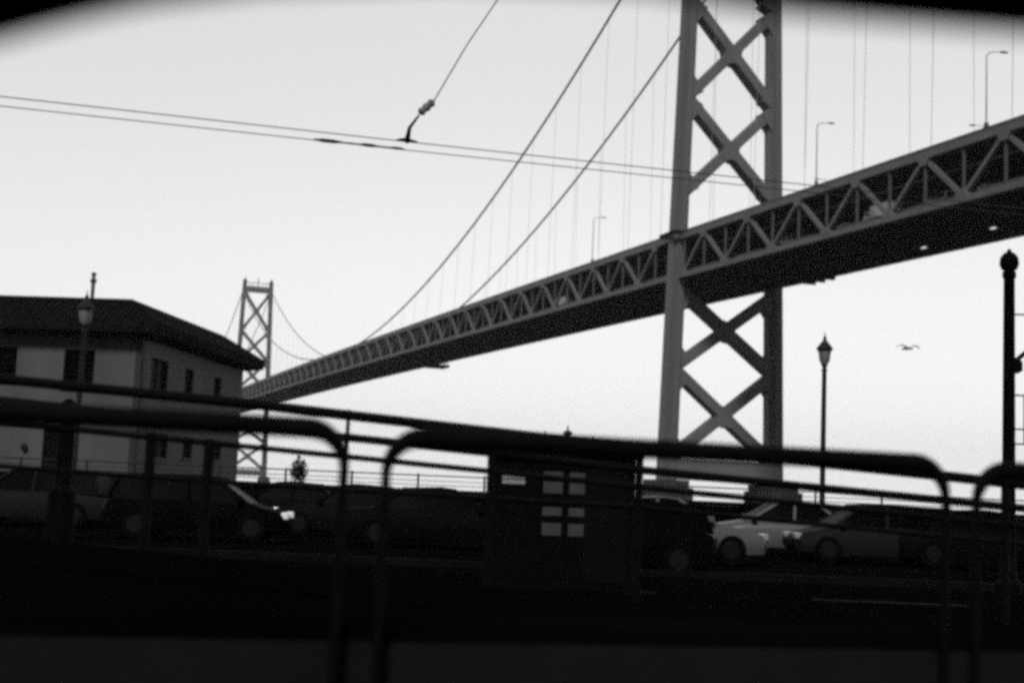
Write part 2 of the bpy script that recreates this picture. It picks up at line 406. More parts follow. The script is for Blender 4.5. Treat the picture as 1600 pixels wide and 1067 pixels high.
# ------------------------------------------------------------------ vehicles (local: x forward, z up)
def car(kind, paint, lit=False):
    L, W, H = {'sedan': (4.6, 1.78, 1.40), 'hatch': (4.1, 1.72, 1.44), 'van': (5.0, 1.9, 1.95), 'truck': (8.5, 2.4, 3.3)}[kind]
    r = empty({'sedan': 'sedan_car', 'hatch': 'hatchback_car', 'van': 'van', 'truck': 'box_truck'}[kind])
    h2, w2 = L / 2, W / 2
    if kind == 'truck':
        b = [(-h2, .7), (-h2, H), (h2 - 2.1, H), (h2 - 2.1, 2.5), (h2 - .6, 2.5), (h2 - .1, 1.5), (h2, 1.3), (h2, .55), (-h2, .55)]
        MB().prism([(x, -w2, z) for x, z in b], (0, W, 0)).build('body', paint, r, bevel=.05)
        gl = MB().box((h2 - 1.5, -w2 - .01, 1.55), (h2 - .8, w2 + .01, 2.2)).build('window', M['glass'], r)
        belt = roof = None
    else:
        belt = .92 if kind != 'van' else 1.1
        fr = {'sedan': (.30, 1.10), 'hatch': (.42, 1.15), 'van': (.9, 1.75)}[kind]
        body = []
        st = [(-h2, .42, .70, .80), (-h2 + .12, .24, belt - .08, .94), (-h2 + .9, .22, belt, 1), (-.2, .22, belt, 1), (fr[1], .22, belt - .02, 1), (h2 - .55, .24, belt - .14, .97), (h2 - .12, .26, belt - .25, .88), (h2, .40, .56, .74)]
        for x, z0, z1, k in st:
            w_ = w2 * k; zz = z1 - .12
            body.append([(x, -w_ * .93, z0), (x, w_ * .93, z0), (x, w_, z0 + .15), (x, w_, zz - .05), (x, w_ * .94, zz + .04), (x, w_ * .86, z1), (x, -w_ * .86, z1), (x, -w_ * .94, zz + .04), (x, -w_, zz - .05), (x, -w_, z0 + .15)])
        MB().loft(body).build('body', paint, r, smooth=True)
        rear = -h2 + (.75 if kind == 'sedan' else .08)
        cab = []
        for x, z, k in ((rear, belt - .04, .84), (rear + (.75 if kind == 'sedan' else .25), H - .04, .70), (0, H, .72), (fr[0], H - .03, .70), (fr[1] + .05, belt - .04, .84)):
            w_ = w2 * k; wb = w2 * .90
            cab.append([(x, -wb, belt - .06), (x, wb, belt - .06), (x, w_, z), (x, -w_, z)])
        MB().loft(cab).build('greenhouse', M['glass'], r, smooth=True)
        rf = MB().loft([[(x, -w2 * .71, z), (x, w2 * .71, z), (x, w2 * .66, z + .035), (x, -w2 * .66, z + .035)] for x, z in ((rear + (.7 if kind == 'sedan' else .22), H - .05), (0, H - .005), (fr[0] + .05, H - .04))])
        rf.build('roof', paint, r, smooth=True)
        for s in (-1, 1):
            for xb, xt in ((fr[1], fr[0]), (-.15, -.18), (rear + .05, rear + (.72 if kind == 'sedan' else .25))):
                MB().beam((xb, s * w2 * .905, belt - .05), (xt, s * w2 * .725, H - .03), .05, .07, up=(1, 0, 0)).build('window_pillar', paint, r)
        for s in (-1, 1): MB().box((fr[1] - .25, s * w2 - .02 + (0 if s > 0 else -.12), belt), (fr[1] - .1, s * w2 + .14 + (0 if s > 0 else -.12), belt + .13)).build('mirror', paint, r, bevel=.02)
    R_ = .33 if kind != 'truck' else .48
    for x in (-h2 + L * .19, h2 - L * .19):
        for s in (-1, 1):
            c = V((x, s * (w2 - .10), R_)); y = V((0, .11, 0))
            ty = MB().tube([c - y, c - y * .7, c + y * .7, c + y], [R_ * .93, R_, R_, R_ * .93], 24).build('wheel', M['rubber'], r, smooth=True)
            MB().tube([c + y * .9 * s, c + y * 1.15 * s], [R_ * .64, R_ * .55], 18).build('rim', M['rim'], ty)
    zz = .64 if kind != 'truck' else .9
    for s in (-1, 1):
        MB().box((h2 - .16, s * w2 * .60 - .17, zz - .08), (h2 + .0, s * w2 * .60 + .17, zz + .07)).build('headlight', M['headlit'] if lit else M['headoff'], r, bevel=.03)
        MB().box((-h2 - .01, s * w2 * .66 - .12, zz - .02), (-h2 + .12, s * w2 * .66 + .12, zz + .14)).build('tail_light', M['iron'], r, bevel=.02)
    MB().box((h2 - .1, -.45, .38), (h2 + .02, .45, .52)).build('grille', M['black'], r, bevel=.02)
    return r
cars = [  # kind, px, Y, heading degrees, paint, lit, label
    ('sedan', 1030, 30.5, 6, 4, False, 'silver sedan at the kerb below the near bridge tower'),
    ('sedan', 1225, 37.5, 178, 4, False, 'pale sedan parked on the promenade side behind the slim lamp post'),
    ('hatch', 1362, 34.0, 182, 3, False, 'light grey hatchback right of the slim lamp post'),
    ('hatch', 955, 27.8, 182, 5, False, 'black hatchback parked partly behind the black kiosk'),
    ('hatch', 317, 31.5, 3, 5, True, 'black hatchback with a lit headlight in front of the right end of the stucco building'),
    ('sedan', 560, 37.0, 181, 2, False, 'grey sedan right of the hatchback with the lit headlight'),
    ('sedan', 690, 32.5, 2, 1, False, 'dark sedan just left of the black kiosk'),
    ('hatch', 60, 36.0, 180, 3, False, 'pale hatchback below the stucco building, farthest left car'),
    ('sedan', 215, 38.5, 1, 2, False, 'grey sedan parked in front of the middle of the stucco building'),
    ('sedan', 455, 40.5, 181, 1, False, 'dark sedan parked at the parapet below the distant tower and behind the hatchback'),
    ('sedan', 1530, 34.0, 2, 1, False, 'dark sedan behind the tall ball-topped pole'),
]
for kd, px, Y, hd, pi_, lit, lab in cars:
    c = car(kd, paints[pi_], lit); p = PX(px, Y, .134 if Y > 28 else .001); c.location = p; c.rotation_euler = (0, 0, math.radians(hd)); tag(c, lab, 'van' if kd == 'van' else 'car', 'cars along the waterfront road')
white = mat('white_vehicle_paint', .6, .4, 0, .04, 2)
k = 0
for px, kd, lab in ((1470, 'van', 'light van on the lower deck of the bridge, nearest the photo edge'), (1380, 'truck', 'light box truck on the lower deck of the bridge'), (1322, 'sedan', 'light car on the lower deck between the box truck and the tower'),
                    (1235, 'van', 'light van on the lower deck of the bridge close to the near tower'), (1545, 'sedan', 'light car on the lower deck of the bridge nearest the photo edge'), (955, 'van', 'light van on the lower deck left of the near tower'), (880, 'truck', 'light truck on the lower deck left of the near tower')):
    c = car(kd, white); t = t_at(px, -8.8); c.location = Bp(t, -8.8, zc(t) - DEP + .72); c.rotation_euler = (0, -.012, TH); tag(c, lab, {'van': 'van', 'truck': 'truck', 'sedan': 'car'}[kd], 'traffic on the lower deck of the bridge'); k += 1
    if kd == 'truck': c.scale = (.9, .9, .85)
# ------------------------------------------------------------------ stucco building on the pier
bl = empty('stucco_building', (-21.9, 78, .05))
tag(bl, 'pale stucco waterfront building with a dark hipped tile roof', 'building')
ang = math.radians(-5.2); bu = V((math.cos(ang), math.sin(ang), 0)); bv = V((-math.sin(ang), math.cos(ang), 0))
bc = P(208, 740, 78); bc.z = 0
Wd, Dp, WH = 24.0, 20.5, 9.5
def Q(u, v, z): return bc + bu * u + bv * v + V((0, 0, z))  # u<0 goes left along the front, v>0 recedes
def hit(px, py, face):                                      # picture point on the front (v=0) or side (u=0) wall
    d = ray(px, py); n = bv if face == 'f' else bu; o = V((0, 0, EYE))
    s = (bc - o).dot(n) / d.dot(n); p = o + d * s; q = p - bc
    return (q.dot(bu) if face == 'f' else q.dot(bv)), p.z
def opening(face, x0, y0, x1, y1):
    xm = (x0 + x1) / 2
    a, _ = hit(x0, (y0 + y1) / 2, face); b, _ = hit(x1, (y0 + y1) / 2, face); _, z1 = hit(xm, y0, face); _, z0 = hit(xm, y1, face)
    return a, b, max(z0, .3), z1
fo = [opening('f', *r) for r in ((-20, 541, 26, 594), (99, 546, 147, 606), (-140, 540, -95, 592), (66, 655, 112, 745), (-60, 650, -8, 745))]
so_ = [opening('s', *r) for r in ((235, 561, 262, 612), (289, 576, 302, 616), (334, 589, 345, 622), (238, 672, 262, 715), (286, 680, 300, 716), (333, 686, 345, 718))]
def wall(face, ops, L):
    # wall as columns of boxes between the openings, 0.35 m thick
    mb = MB(); us = sorted(set([0.0, L] + [min(max(x, min(0, L)), max(0, L)) for o in ops for x in o[:2]]))
    for a, b in zip(us[:-1], us[1:]):
        if b - a < 1e-3: continue
        mid = (a + b) / 2; sp = sorted([(o[2], o[3]) for o in ops if o[0] < mid < o[1]]); z = 0.05
        for z0, z1 in sp + [(WH, WH)]:
            if z0 > z + .01:
                if face == 'f': pts = [Q(a, 0, z), Q(b, 0, z), Q(b, .35, z), Q(a, .35, z)]
                else: pts = [Q(0, a, z), Q(0, b, z), Q(-.35, b, z), Q(-.35, a, z)]
                mb.prism(pts, (0, 0, z0 - z))
            z = max(z, z1)
    return mb
wf = wall('f', fo, -Wd); ws = wall('s', so_, Dp); wf.add(ws.v, ws.f)
wf.prism([Q(-Wd, .4, .05), Q(-Wd + .3, .4, .05), Q(-Wd + .3, Dp, .05), Q(-Wd, Dp, .05)], (0, 0, WH)); wf.prism([Q(-Wd, Dp - .3, .05), Q(-.36, Dp - .3, .05), Q(-.36, Dp, .05), Q(-Wd, Dp, .05)], (0, 0, WH - .01))
WL = wf.build('wall', M['stucco'], bl)
bd = MB().prism([Q(-Wd, -.08, 4.1), Q(.08, -.08, 4.1), Q(.08, -.002, 4.1), Q(-Wd, -.002, 4.1)], (0, 0, .25)); bd.prism([Q(.002, 0, 4.1), Q(.08, 0, 4.1), Q(.08, Dp, 4.1), Q(.002, Dp, 4.1)], (0, 0, .25))
bd.build('string_course', M['stucco'], bl)
def window(face, o, door=False):
    a, b, z0, z1 = o; g = MB(); f = MB(); dpt = .22
    X = (lambda u, w_, z: Q(u, w_, z)) if face == 'f' else (lambda u, w_, z: Q(-w_, u, z))
    W_ = f
    def bar(u0, u1, y0, y1, t0=.14, t1=.22): W_.prism([X(u0, t0, y0), X(u1, t0, y0), X(u1, t1, y0), X(u0, t1, y0)], (0, 0, y1 - y0))
    fw = .09
    bar(a, b, z0, z0 + fw); bar(a, b, z1 - fw, z1); bar(a, a + fw, z0 + fw, z1 - fw); bar(b - fw, b, z0 + fw, z1 - fw); mid = (a + b) / 2
    bar(mid - .03, mid + .03, z0 + fw, z1 - fw, .15, .21)
    for k in (1, 2): bar(a + fw, mid - .03, z0 + (z1 - z0) * k / 3 - .02, z0 + (z1 - z0) * k / 3 + .02, .16, .2); bar(mid + .03, b - fw, z0 + (z1 - z0) * k / 3 - .02, z0 + (z1 - z0) * k / 3 + .02, .16, .2)
    fo_ = f.build('door' if door else 'window', M['trim'], bl)
    g.prism([X(a, .23, z0), X(b, .23, z0), X(b, .26, z0), X(a, .26, z0)], (0, 0, z1 - z0)).build('door_panel' if door else 'pane', M['trim'] if door else M['glass'], fo_)
    if not door:
        s = MB().prism([X(a - .12, -.12, z0 - .14), X(b + .12, -.12, z0 - .14), X(b + .12, -.003, z0 - .14), X(a - .12, -.003, z0 - .14)], (0, 0, .13)); s.build('sill', M['stucco'], fo_)
for i, o in enumerate(fo): window('f', o, i > 2)
for o in so_: window('s', o)
a, z = hit(39, 700, 'f')
MB().lathe(Q(a, -.14, z - .1), [(.05, 0), (.16, .04), (.2, .2), (.12, .34), (.03, .4)], 10).build('wall_lamp', M['iron'], bl)
EO, EZ, TI, TZ = 1.2, 9.88, 1.3, 11.62
def ring(o, z): return [Q(-Wd - o, -o, z), Q(o, -o, z), Q(o, Dp + o, z), Q(-Wd - o, Dp + o, z)]
rfm = MB().loft([ring(EO - .05, EZ - .3), ring(EO, EZ), ring(EO, EZ + .22), ring(-TI, TZ)])
RF = rfm.build('roof', M['rooftile'], bl)
tl = MB()                                                   # rolls of barrel tile on the slopes
n = 70
for i in range(n):
    f = (i + .5) / n; a = Q(-Wd - EO + (Wd + 2 * EO) * f, -EO, EZ + .26); u = (-Wd - EO + (Wd + 2 * EO) * f); 
    k = min(1.0, min(-u + EO, u + Wd + EO) / (EO + TI)); 
    if k > .05: tl.tube([a, Q(u, -EO + (EO + TI) * k, EZ + .26 + (TZ - EZ - .22) * k)], .075, 6)
for i in range(62):
    f = (i + .5) / 62; v = -EO + (Dp + 2 * EO) * f; k = min(1.0, min(v + EO, Dp + EO - v) / (EO + TI))
    if k > .05: tl.tube([Q(EO, v, EZ + .26), Q(EO - (EO + TI) * k, v, EZ + .26 + (TZ - EZ - .22) * k)], .075, 6)
tl.build('roof_tiling', M['rooftile'], RF)
rd = MB()
c4 = ring(-TI, TZ + .03)
for i in range(4): rd.tube([c4[i], c4[(i + 1) % 4]], .12, 8)
e4 = ring(EO, EZ + .25)
for i in range(4): rd.tube([e4[i], c4[i]], .12, 8)
rd.build('ridge_tiling', M['rooftile'], RF)
for i in range(30):                                        # rafter tails under the eaves
    u = -Wd + (Wd + 1.2) * i / 29 - .3; MB().beam(Q(u, .1, EZ - .45), Q(u, -EO + .15, EZ - .38), .12, .16).build('rafter', M['trim'], RF)
for i in range(26):
    v = Dp * i / 25; MB().beam(Q(-.1, v, EZ - .45), Q(EO - .15, v, EZ - .38), .12, .16).build('rafter', M['trim'], RF)
cp = P(144, 466, 86); cp.z = 10.8
MB().lathe(cp, [(.12, 0), (.12, 2.75), (.20, 2.78), (.20, 2.98), (.11, 3.0), (.11, 3.2), (.17, 3.25), (.15, 3.38), (.03, 3.44)], 14).build('flue_pipe', M['cable'], RF, smooth=True)
# ------------------------------------------------------------------ seawall parapet and its railing
pw = MB()
y0 = 45.6
pw.box((-60, y0, .132), (90, y0 + .4, 1.36)); pw.box((-60, y0 - .05, 1.363), (90, y0 + .45, 1.50))
for i in range(50): pw.box((-60 + i * 3, y0 - .04, .132), (-60 + i * 3 + .25, y0 - .003, 1.36))
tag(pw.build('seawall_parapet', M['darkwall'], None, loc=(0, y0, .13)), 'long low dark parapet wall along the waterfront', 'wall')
sr = empty('waterfront_railing', (0, y0 + .2, 1.5)); tag(sr, 'thin metal railing along the top of the dark parapet wall', 'railing')
xs = [P(445, 740, y0).x + 2.2 * k for k in range(-9, 22)]
for z in (1.95, 1.78, 1.64): MB().tube([(xs[0], y0 + .2, z), (xs[-1], y0 + .2, z)], .022 if z > 1.9 else .012, 8).build('rail', M['iron'], sr)
for x in xs: MB().tube([(x, y0 + .2, 1.503), (x, y0 + .2, 1.97), (x, y0 + .2, 2.02)], [.035, .035, .012], 8).build('post', M['iron'], sr)
# ------------------------------------------------------------------ lamp posts and poles
def street_lamp(H):
    r = empty('street_lamp')
    MB().lathe((0, 0, 0), [(.24, 0), (.24, .25), (.17, .32), (.15, .8), (.11, .95), (.095, 1.3), (.075, H - 1.25), (.10, H - 1.2), (.06, H - 1.12), (.11, H - 1.02)], 16).build('pole', M['iron'], r, smooth=True)
    MB().lathe((0, 0, H - 1.0), [(.10, 0), (.17, .12), (.21, .45)], 16).build('lantern_glass', M['lampglass'], r, smooth=True)
    c = MB().lathe((0, 0, H - .54), [(.26, 0), (.27, .06), (.20, .15), (.10, .28), (.05, .34), (.06, .40), (.02, .48), (.006, .62)], 16)
    for k in range(6):
        a = k * math.pi / 3; c.tube([(.105 * math.cos(a), .105 * math.sin(a), H - 1.0), (.215 * math.cos(a), .215 * math.sin(a), H - .54)], .014, 5)
    c.build('lantern_cap', M['iron'], r, smooth=True)
    return r
l1 = street_lamp(6.95); l1.location = PX(1284.5, 44.5, .13); tag(l1, 'slim lamp post with a lantern head right of the near bridge tower', 'lamp post', 'lantern lamp posts')
l2 = copy_tree(l1); l2.location = PX(115, 42.0, .13); tag(l2, 'pale-headed lamp post in front of the stucco building roof', 'lamp post', 'lantern lamp posts')
# tall ball-topped pole
pp = PX(1576, 26.3, 0.0); tp = empty('catenary_pole', pp)
tag(tp, 'tall black pole topped with a ball finial, closest to the photo edge', 'pole')
base = P(1577, 392, 26.3).z
hh = base
MB().lathe((pp.x, pp.y, 0), [(.24, 0), (.24, .2), (.15, .3), (.13, 1.0), (.105, hh - .55), (.13, hh - .52), (.13, hh - .42), (.09, hh - .40)], 18).build('shaft', M['black'], tp, smooth=True)
MB().lathe((pp.x, pp.y, hh - .41), [(.08, 0), (.15, .05), (.185, .15), (.17, .27), (.10, .36), (.05, .38), (.03, .44)], 18).build('finial', M['black'], tp, smooth=True)
cl = P(1587, 572, 26.3); MB().lathe((cl.x, cl.y, cl.z - .14), [(.05, 0), (.13, .05), (.13, .22), (.05, .3)], 12).tube([(pp.x, pp.y, cl.z), cl], .05, 8).build('clamp', M['black'], tp, smooth=True)
q = P(1589, 562, 26.3); e = P(1650, 512, 26.3); MB().tube([q, e], .045, 8).build('bracket_arm', M['black'], tp)
fr = MB()
for y in (491, 617, 670, 693): fr.tube([P(1577, y, 26.3), P(1660, y + 3, 26.3)], .018, 6)
fr.tube([P(1600.5, 617, 26.3), P(1600.5, 693, 26.3)], .016, 6); fr.tube([P(1652, 491, 26.3), P(1652, 693, 26.3)], .03, 6)
fr.build('banner_frame', M['black'], tp)
# dark pole at the left
lp = PX(100, 24.0, 0); o = MB().lathe((lp.x, lp.y, 0), [(.24, 0), (.24, 1.2), (.14, 1.3), (.13, 2.6), (.16, 2.7), (.05, 2.8)], 16).build('bollard_post', M['black'], None, smooth=True, loc=tuple(lp))
tag(o, 'stout dark post standing in front of the stucco building door', 'post')
# ------------------------------------------------------------------ kiosk
KY = 22.0; kx = lambda px: PX(px, KY).x
kk = empty('kiosk', (kx(880), KY, 0)); tag(kk, 'black kiosk with pale frosted window panes below the bridge', 'kiosk')
xa, xb, xc, xd, xe, xf = kx(762), kx(784), kx(822), kx(845), kx(917), kx(992)
zr = P(880, 700, KY).z; zw = lambda py: P(880, py, KY).z
b = MB(); b.box((xa, KY, 0), (xb, KY + 1.6, zr - .12)); b.box((xb, KY, 0), (xc, KY + 1.6, zw(759))); b.box((xb, KY, zw(739)), (xc, KY + 1.6, zr - .12))
b.box((xc, KY, 0), (xd, KY + 1.6, zr - .12)); b.box((xe, KY, 0), (xf, KY + 1.6, zr - .12)); b.box((xd, KY + 1.2, 0), (xe, KY + 1.6, zr - .12)); b.box((xd, KY, 0), (xe, KY + 1.19, zw(838))); b.box((xd, KY, zw(732)), (xe, KY + 1.19, zr - .12))
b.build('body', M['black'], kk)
MB().box((xb + .003, KY + .7, zw(759) + .003), (xc - .003, KY + .72, zw(739) - .003)).build('side_pane', M['hazy'], kk)
MB().loft([[(xa - .12, KY - .15, zr - .117), (xf + .12, KY - .15, zr - .117), (xf + .12, KY + 1.75, zr - .117), (xa - .12, KY + 1.75, zr - .117)], [(xa - .12, KY - .15, zr), (xf + .12, KY - .15, zr), (xf + .12, KY + 1.75, zr), (xa - .12, KY + 1.75, zr)], [(xa + .3, KY + .5, zr + .14), (xf - .3, KY + .5, zr + .14), (xf - .3, KY + 1.1, zr + .14), (xa + .3, KY + 1.1, zr + .14)]]).build('roof', M['black'], kk)
vz = zr + .1
for px, h in ((850, .20), (887, .30), (928, .15)): MB().lathe((kx(px), KY + .8, vz), [(.05, 0), (.05, h * .5), (.09, h * .55), (.06, h * .7), (.015, h * .75), (.012, h)], 10).build('roof_vent', M['iron'], kk)
xm = kx(884); rows = ((732, 745), (750, 771), (790, 806), (815, 837))
pf = MB(); 
for u0, u1 in ((xd, xd + .03), (xm - .05, xm + .05), (xe - .03, xe)): pf.box((u0, KY + .02, zw(838)), (u1, KY + .12, zw(732)))
for y0_, y1_ in ((745, 750), (771, 790), (806, 815)): pf.box((xd + .03, KY + .03, zw(y1_)), (xm - .05, KY + .11, zw(y0_))); pf.box((xm + .05, KY + .03, zw(y1_)), (xe - .03, KY + .11, zw(y0_)))
PF = pf.build('window_frame', M['black'], kk)
for y0_, y1_ in rows:
    for u0, u1 in ((xd + .03, xm - .05), (xm + .05, xe - .03)): MB().box((u0, KY + .06, zw(y1_)), (u1, KY + .08, zw(y0_))).build('pane', M['frosted'], PF)
MB().box((xf - .8, KY - .02, .15), (xf - .12, KY - .002, 2.0)).build('door', M['trim'], kk)
# ------------------------------------------------------------------ sloping ramp with its rails
RY = 8.0
rp = empty('access_ramp', (0, RY, 0)); tag(rp, 'dark access ramp with three sloping handrails running down to the right', 'ramp')
def rail(pts, r, name, mt=M['blackrail']):
    MB().tube([P(x, y, RY) for x, y in pts], r, 12).build(name, mt, rp, smooth=True)
rail([(-260, 565), (0, 592), (400, 632), (850, 684), (1200, 714), (1600, 757), (1800, 777)], .030, 'handrail')
rail([(-260, 600), (0, 625), (512, 680), (775, 708), (1000, 734), (1600, 794), (1800, 815)], .024, 'handrail')
rail([(-260, 632), (0, 660), (400, 699), (775, 737), (1000, 761), (1600, 822), (1800, 842)], .017, 'handrail')
zl, zr2 = P(0, 592, RY).z - 1.05, P(1600, 757, RY).z - 1.05; xl, xr = P(0, 592, RY).x, P(1600, 757, RY).x; sl_ = (zr2 - zl) / (xr - xl)
x0r, x1r = xl - 1.2, xr + .9; f = lambda x: zl + (x - xl) * sl_
MB().prism([(x0r, RY - .12, 0.001), (x1r, RY - .12, 0.001), (x1r, RY - .12, f(x1r)), (x0r, RY - .12, f(x0r))], (0, 1.5, 0)).build('ramp_slab', M['darkwall'], rp)
MB().beam((x0r, RY, f(x0r) + .08), (x1r, RY, f(x1r) + .08), .10, .14).build('ramp_kerb', M['darkwall'], rp)
for px, top, r_ in ((237, 676, .03), (328, 686, .03), (770, 670, .024), (1000, 700, .024), (1571, 755, .024), (-170, 575, .03), (545, 640, .012)):
    a = P(px, top, RY); MB().tube([(a.x, RY, f(a.x) + .14), (a.x, RY, a.z)], r_, 10).build('post', M['blackrail'], rp)
# mid mesh rails across the dark lower part
rail([(-260, 700), (0, 728), (400, 757), (1000, 792), (1600, 850), (1800, 866)], .014, 'handrail')
# ------------------------------------------------------------------ platform wall with hoop rails beside the vehicle
def wy(x): return 3.78 + .24 * x                            # wall line recedes slightly to the right
def on(px, py):
    d = ray(px, py); # intersect y = 3.78 + .24 x
    s = 3.78 / (d.y - .24 * d.x); return V((0, 0, EYE)) + d * s
wa, wb = on(-900, 930), on(2400, 1030)
dirw = V((1, .24, 0)).normalized(); nw = V((-dirw.y, dirw.x, 0))
ztopw = (on(0, 957).z + on(1600, 1003).z) / 2
pwm = MB(); 
a = V((wa.x, wa.y, 0.001)) + nw * .06; b = V((wb.x, wb.y, 0.001)) + nw * .06
pwm.prism([a, b, b + nw * .35, a + nw * .35], (0, 0, ztopw - .05)); pwm.prism([a - nw * .02, b - nw * .02, b + nw * .37, a + nw * .37], (0, 0, .001))
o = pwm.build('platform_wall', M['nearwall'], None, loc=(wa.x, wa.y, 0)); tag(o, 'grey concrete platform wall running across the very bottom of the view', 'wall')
cpp = MB().prism([a + nw * .0 + V((0, 0, ztopw - .047)), b + V((0, 0, ztopw - .047)), b + nw * .35 + V((0, 0, ztopw - .047)), a + nw * .35 + V((0, 0, ztopw - .047))], (0, 0, .05))
cpp.build('coping', M['darkwall'], o)
labs = ['black rounded hoop rail on the left, in front of the stucco building', 'long black rounded hoop rail in the middle, in front of the near tower', 'black rounded hoop rail cut off by the right side of the photo']
for (p0, p1, ya, yb), lab in zip(((-560, 541, 620, 667), (606, 1478, 687, 727), (1526, 2350, 722, 760)), labs):
    A_, B_ = on(p0, ya), on(p1, yb); zt = on((max(p0, 0) + min(p1, 1600)) / 2, 0.5 * 0 + {0: 657, 1: 703, 2: 735}[labs.index(lab)]).z
    r = empty('hoop_rail', (A_.x, A_.y, 0)); tag(r, lab, 'railing', 'rounded hoop rails on the platform wall')
    R_ = .10; zb = .35; pts = []
    e0, e1 = V((A_.x, A_.y, 0)), V((B_.x, B_.y, 0))
    pts.append(e0 + V((0, 0, zb)))
    for k in range(9):
        an = math.pi - k * math.pi / 16; pts.append(e0 + dirw * (R_ + R_ * math.cos(an)) + V((0, 0, zt - R_ + R_ * math.sin(an))))
    for k in range(9):
        an = math.pi / 2 - k * math.pi / 16; pts.append(e1 + dirw * (-R_ + R_ * math.cos(an)) + V((0, 0, zt - R_ + R_ * math.sin(an))))
    pts.append(e1 + V((0, 0, zb)))
    MB().tube(pts, [.013] + [.013 + .015 * min(1, k / 7) for k in range(9)] + [.028 - .015 * max(0, (k - 1) / 7) for k in range(9)] + [.013], 14).build('hoop', M['blackrail'], r, smooth=True)
    for e in (e0, e1):
        MB().prism([e - dirw * .07 + V((0, 0, zb + .02)), e + dirw * .07 + V((0, 0, zb + .02)), e + dirw * .07 + nw * .058 + V((0, 0, zb + .02)), e - dirw * .07 + nw * .058 + V((0, 0, zb + .02))], (0, 0, .45)).build('mounting_plate', M['blackrail'], r)
# ------------------------------------------------------------------ overhead trolley wires
def wireset(y0_, y1_, name, lab, r):
    a = P(0, y0_, 14.8); b = P(1260, y1_, 17.5); d = b - a
    o = MB().tube([a - d * 1.2, a - d * .5, a, a + d * .5 + V((0, 0, -.01)), b, b + d * .5, b + d * 1.2], r, 6).build(name, M['wire'], None, loc=tuple(a)); tag(o, lab, 'wire', 'overhead trolley wires')
    def at(x):                                              # point of the wire below a picture column
        lo, hi = -0.5, 1.5
        for _ in range(50):
            md = (lo + hi) / 2; v = a + d * md - V((0, 0, EYE))
            if 800 + F_PX * v.dot(RT) / v.dot(FW) < x: lo = md
            else: hi = md
        return a + d * lo
    return at
W1 = wireset(151, 289, 'trolley_wire', 'upper of the two trolley wires crossing the sky', .0065)
W2 = wireset(166, 300, 'trolley_wire', 'lower of the two trolley wires crossing the sky', .006)
hg = empty('wire_hanger', W1(636)); tag(hg, 'trolley wire hanger clamped on the wires with its pull-off rod', 'wire hanger')
c = W1(636); c2 = W2(600)
dw = (W1(700) - W1(600)).normalized()
h = MB().tube([c - dw * .13, c - dw * .05 + V((0, 0, .015)), c, c + dw * .05 + V((0, 0, .01)), c + dw * .13], [.008, .018, .035, .018, .008], 8); h.tube([c, P(640, 200, c.y), P(655, 180, c.y)], [.035, .022, .012], 8)
h.build('clamp', M['black'], hg, smooth=True)
i1 = P(655, 178, c.y); i2 = P(678, 158, c.y)
MB().tube([i1, i1.lerp(i2, .15), i1.lerp(i2, .3), i1.lerp(i2, .5), i1.lerp(i2, .7), i1.lerp(i2, .85), i2], [.02, .055, .04, .055, .04, .055, .02], 12).build('insulator', M['ceramic'], hg, smooth=True)
MB().tube([i2, P(730, 70, c.y + .3), P(900, -180, c.y + 1)], .008, 6).build('span_wire', M['wire'], hg)
for px, lab in ((500, 'left end of a splice bar on the lower trolley wire'), ):
    s = MB()
    for x0_, x1_, rr in ((492, 535, .018), (545, 552, .008), (562, 590, .016), (610, 630, .013)):
        p_, q_ = W2(x0_), W2(x1_); s.tube([p_, p_.lerp(q_, .3), p_.lerp(q_, .7), q_], [.010, rr * 1.3, rr * 1.3, .010], 8)
    s.tube([W2(490), W2(632)], .0085, 6)
    tag(s.build('wire_splice', M['black'], None, smooth=True, loc=tuple(W2(492))), 'dark splice bar with clips on the lower trolley wire', 'wire splice')
# ------------------------------------------------------------------ gull
g0 = P(1416, 545, 55); gb = MB().tube([g0 + V((-.20, 0, -.03)), g0 + V((-.1, 0, 0)), g0 + V((.05, 0, .02)), g0 + V((.17, 0, .02)), g0 + V((.24, 0, .01)), g0 + V((.30, 0, -.01))], [.012, .05, .065, .045, .035, .006], 10)
GO = gb.build('gull', M['feather'], None, smooth=True, loc=tuple(g0)); tag(GO, 'gull in flight with spread wings right of the slim lamp post', 'bird')
for s in (-1, 1):
    wg = MB(); a = g0 + V((.05, 0, .03)); pts = [(0, .16, 0), (.18, .15, .10), (.34, .12, .10), (.50, .04, .0)]
    top = []; 
    for i, (u, ch, z) in enumerate(pts):
        x = a.x + s * u + .02; yy = a.y + s * .06 * u
        top.append([V((x, yy - ch * .5, a.z + z)), V((x, yy + ch * .5, a.z + z - .01)), V((x, yy + ch * .5, a.z + z + .008)), V((x, yy - ch * .5, a.z + z + .02))])
    wg.loft(top).build('wing', M['feather'], GO)
# ------------------------------------------------------------------ shrub on the promenade
sp0 = PX(466, 44.3, .13); sh = empty('potted_shrub', sp0); tag(sh, 'small dark potted shrub standing at the parapet below the distant tower', 'shrub')
lf = MB()
for i in range(900):
    a = random.uniform(0, 6.283); zz = random.gauss(0, .2); rr = .21 * abs(random.gauss(.8, .35)) * math.sqrt(max(.1, 1 - (zz / .55) ** 2))
    c = V((sp0.x + rr * math.cos(a), sp0.y + rr * math.sin(a), sp0.z + 1.75 + zz)); u = V((random.uniform(-1, 1), random.uniform(-1, 1), random.uniform(-1, 1))).normalized() * .05; v2 = u.cross(V((random.random(), random.random(), random.random()))).normalized() * .025
    lf.add([c - u, c + v2, c + u, c - v2], [(0, 1, 2, 3)])
lf.build('foliage', M['leaf'], sh)
MB().tube([(sp0.x, sp0.y, .7), (sp0.x + .02, sp0.y, 1.2), (sp0.x, sp0.y, 1.8)], [.03, .025, .015], 8).build('trunk', M['iron'], sh)
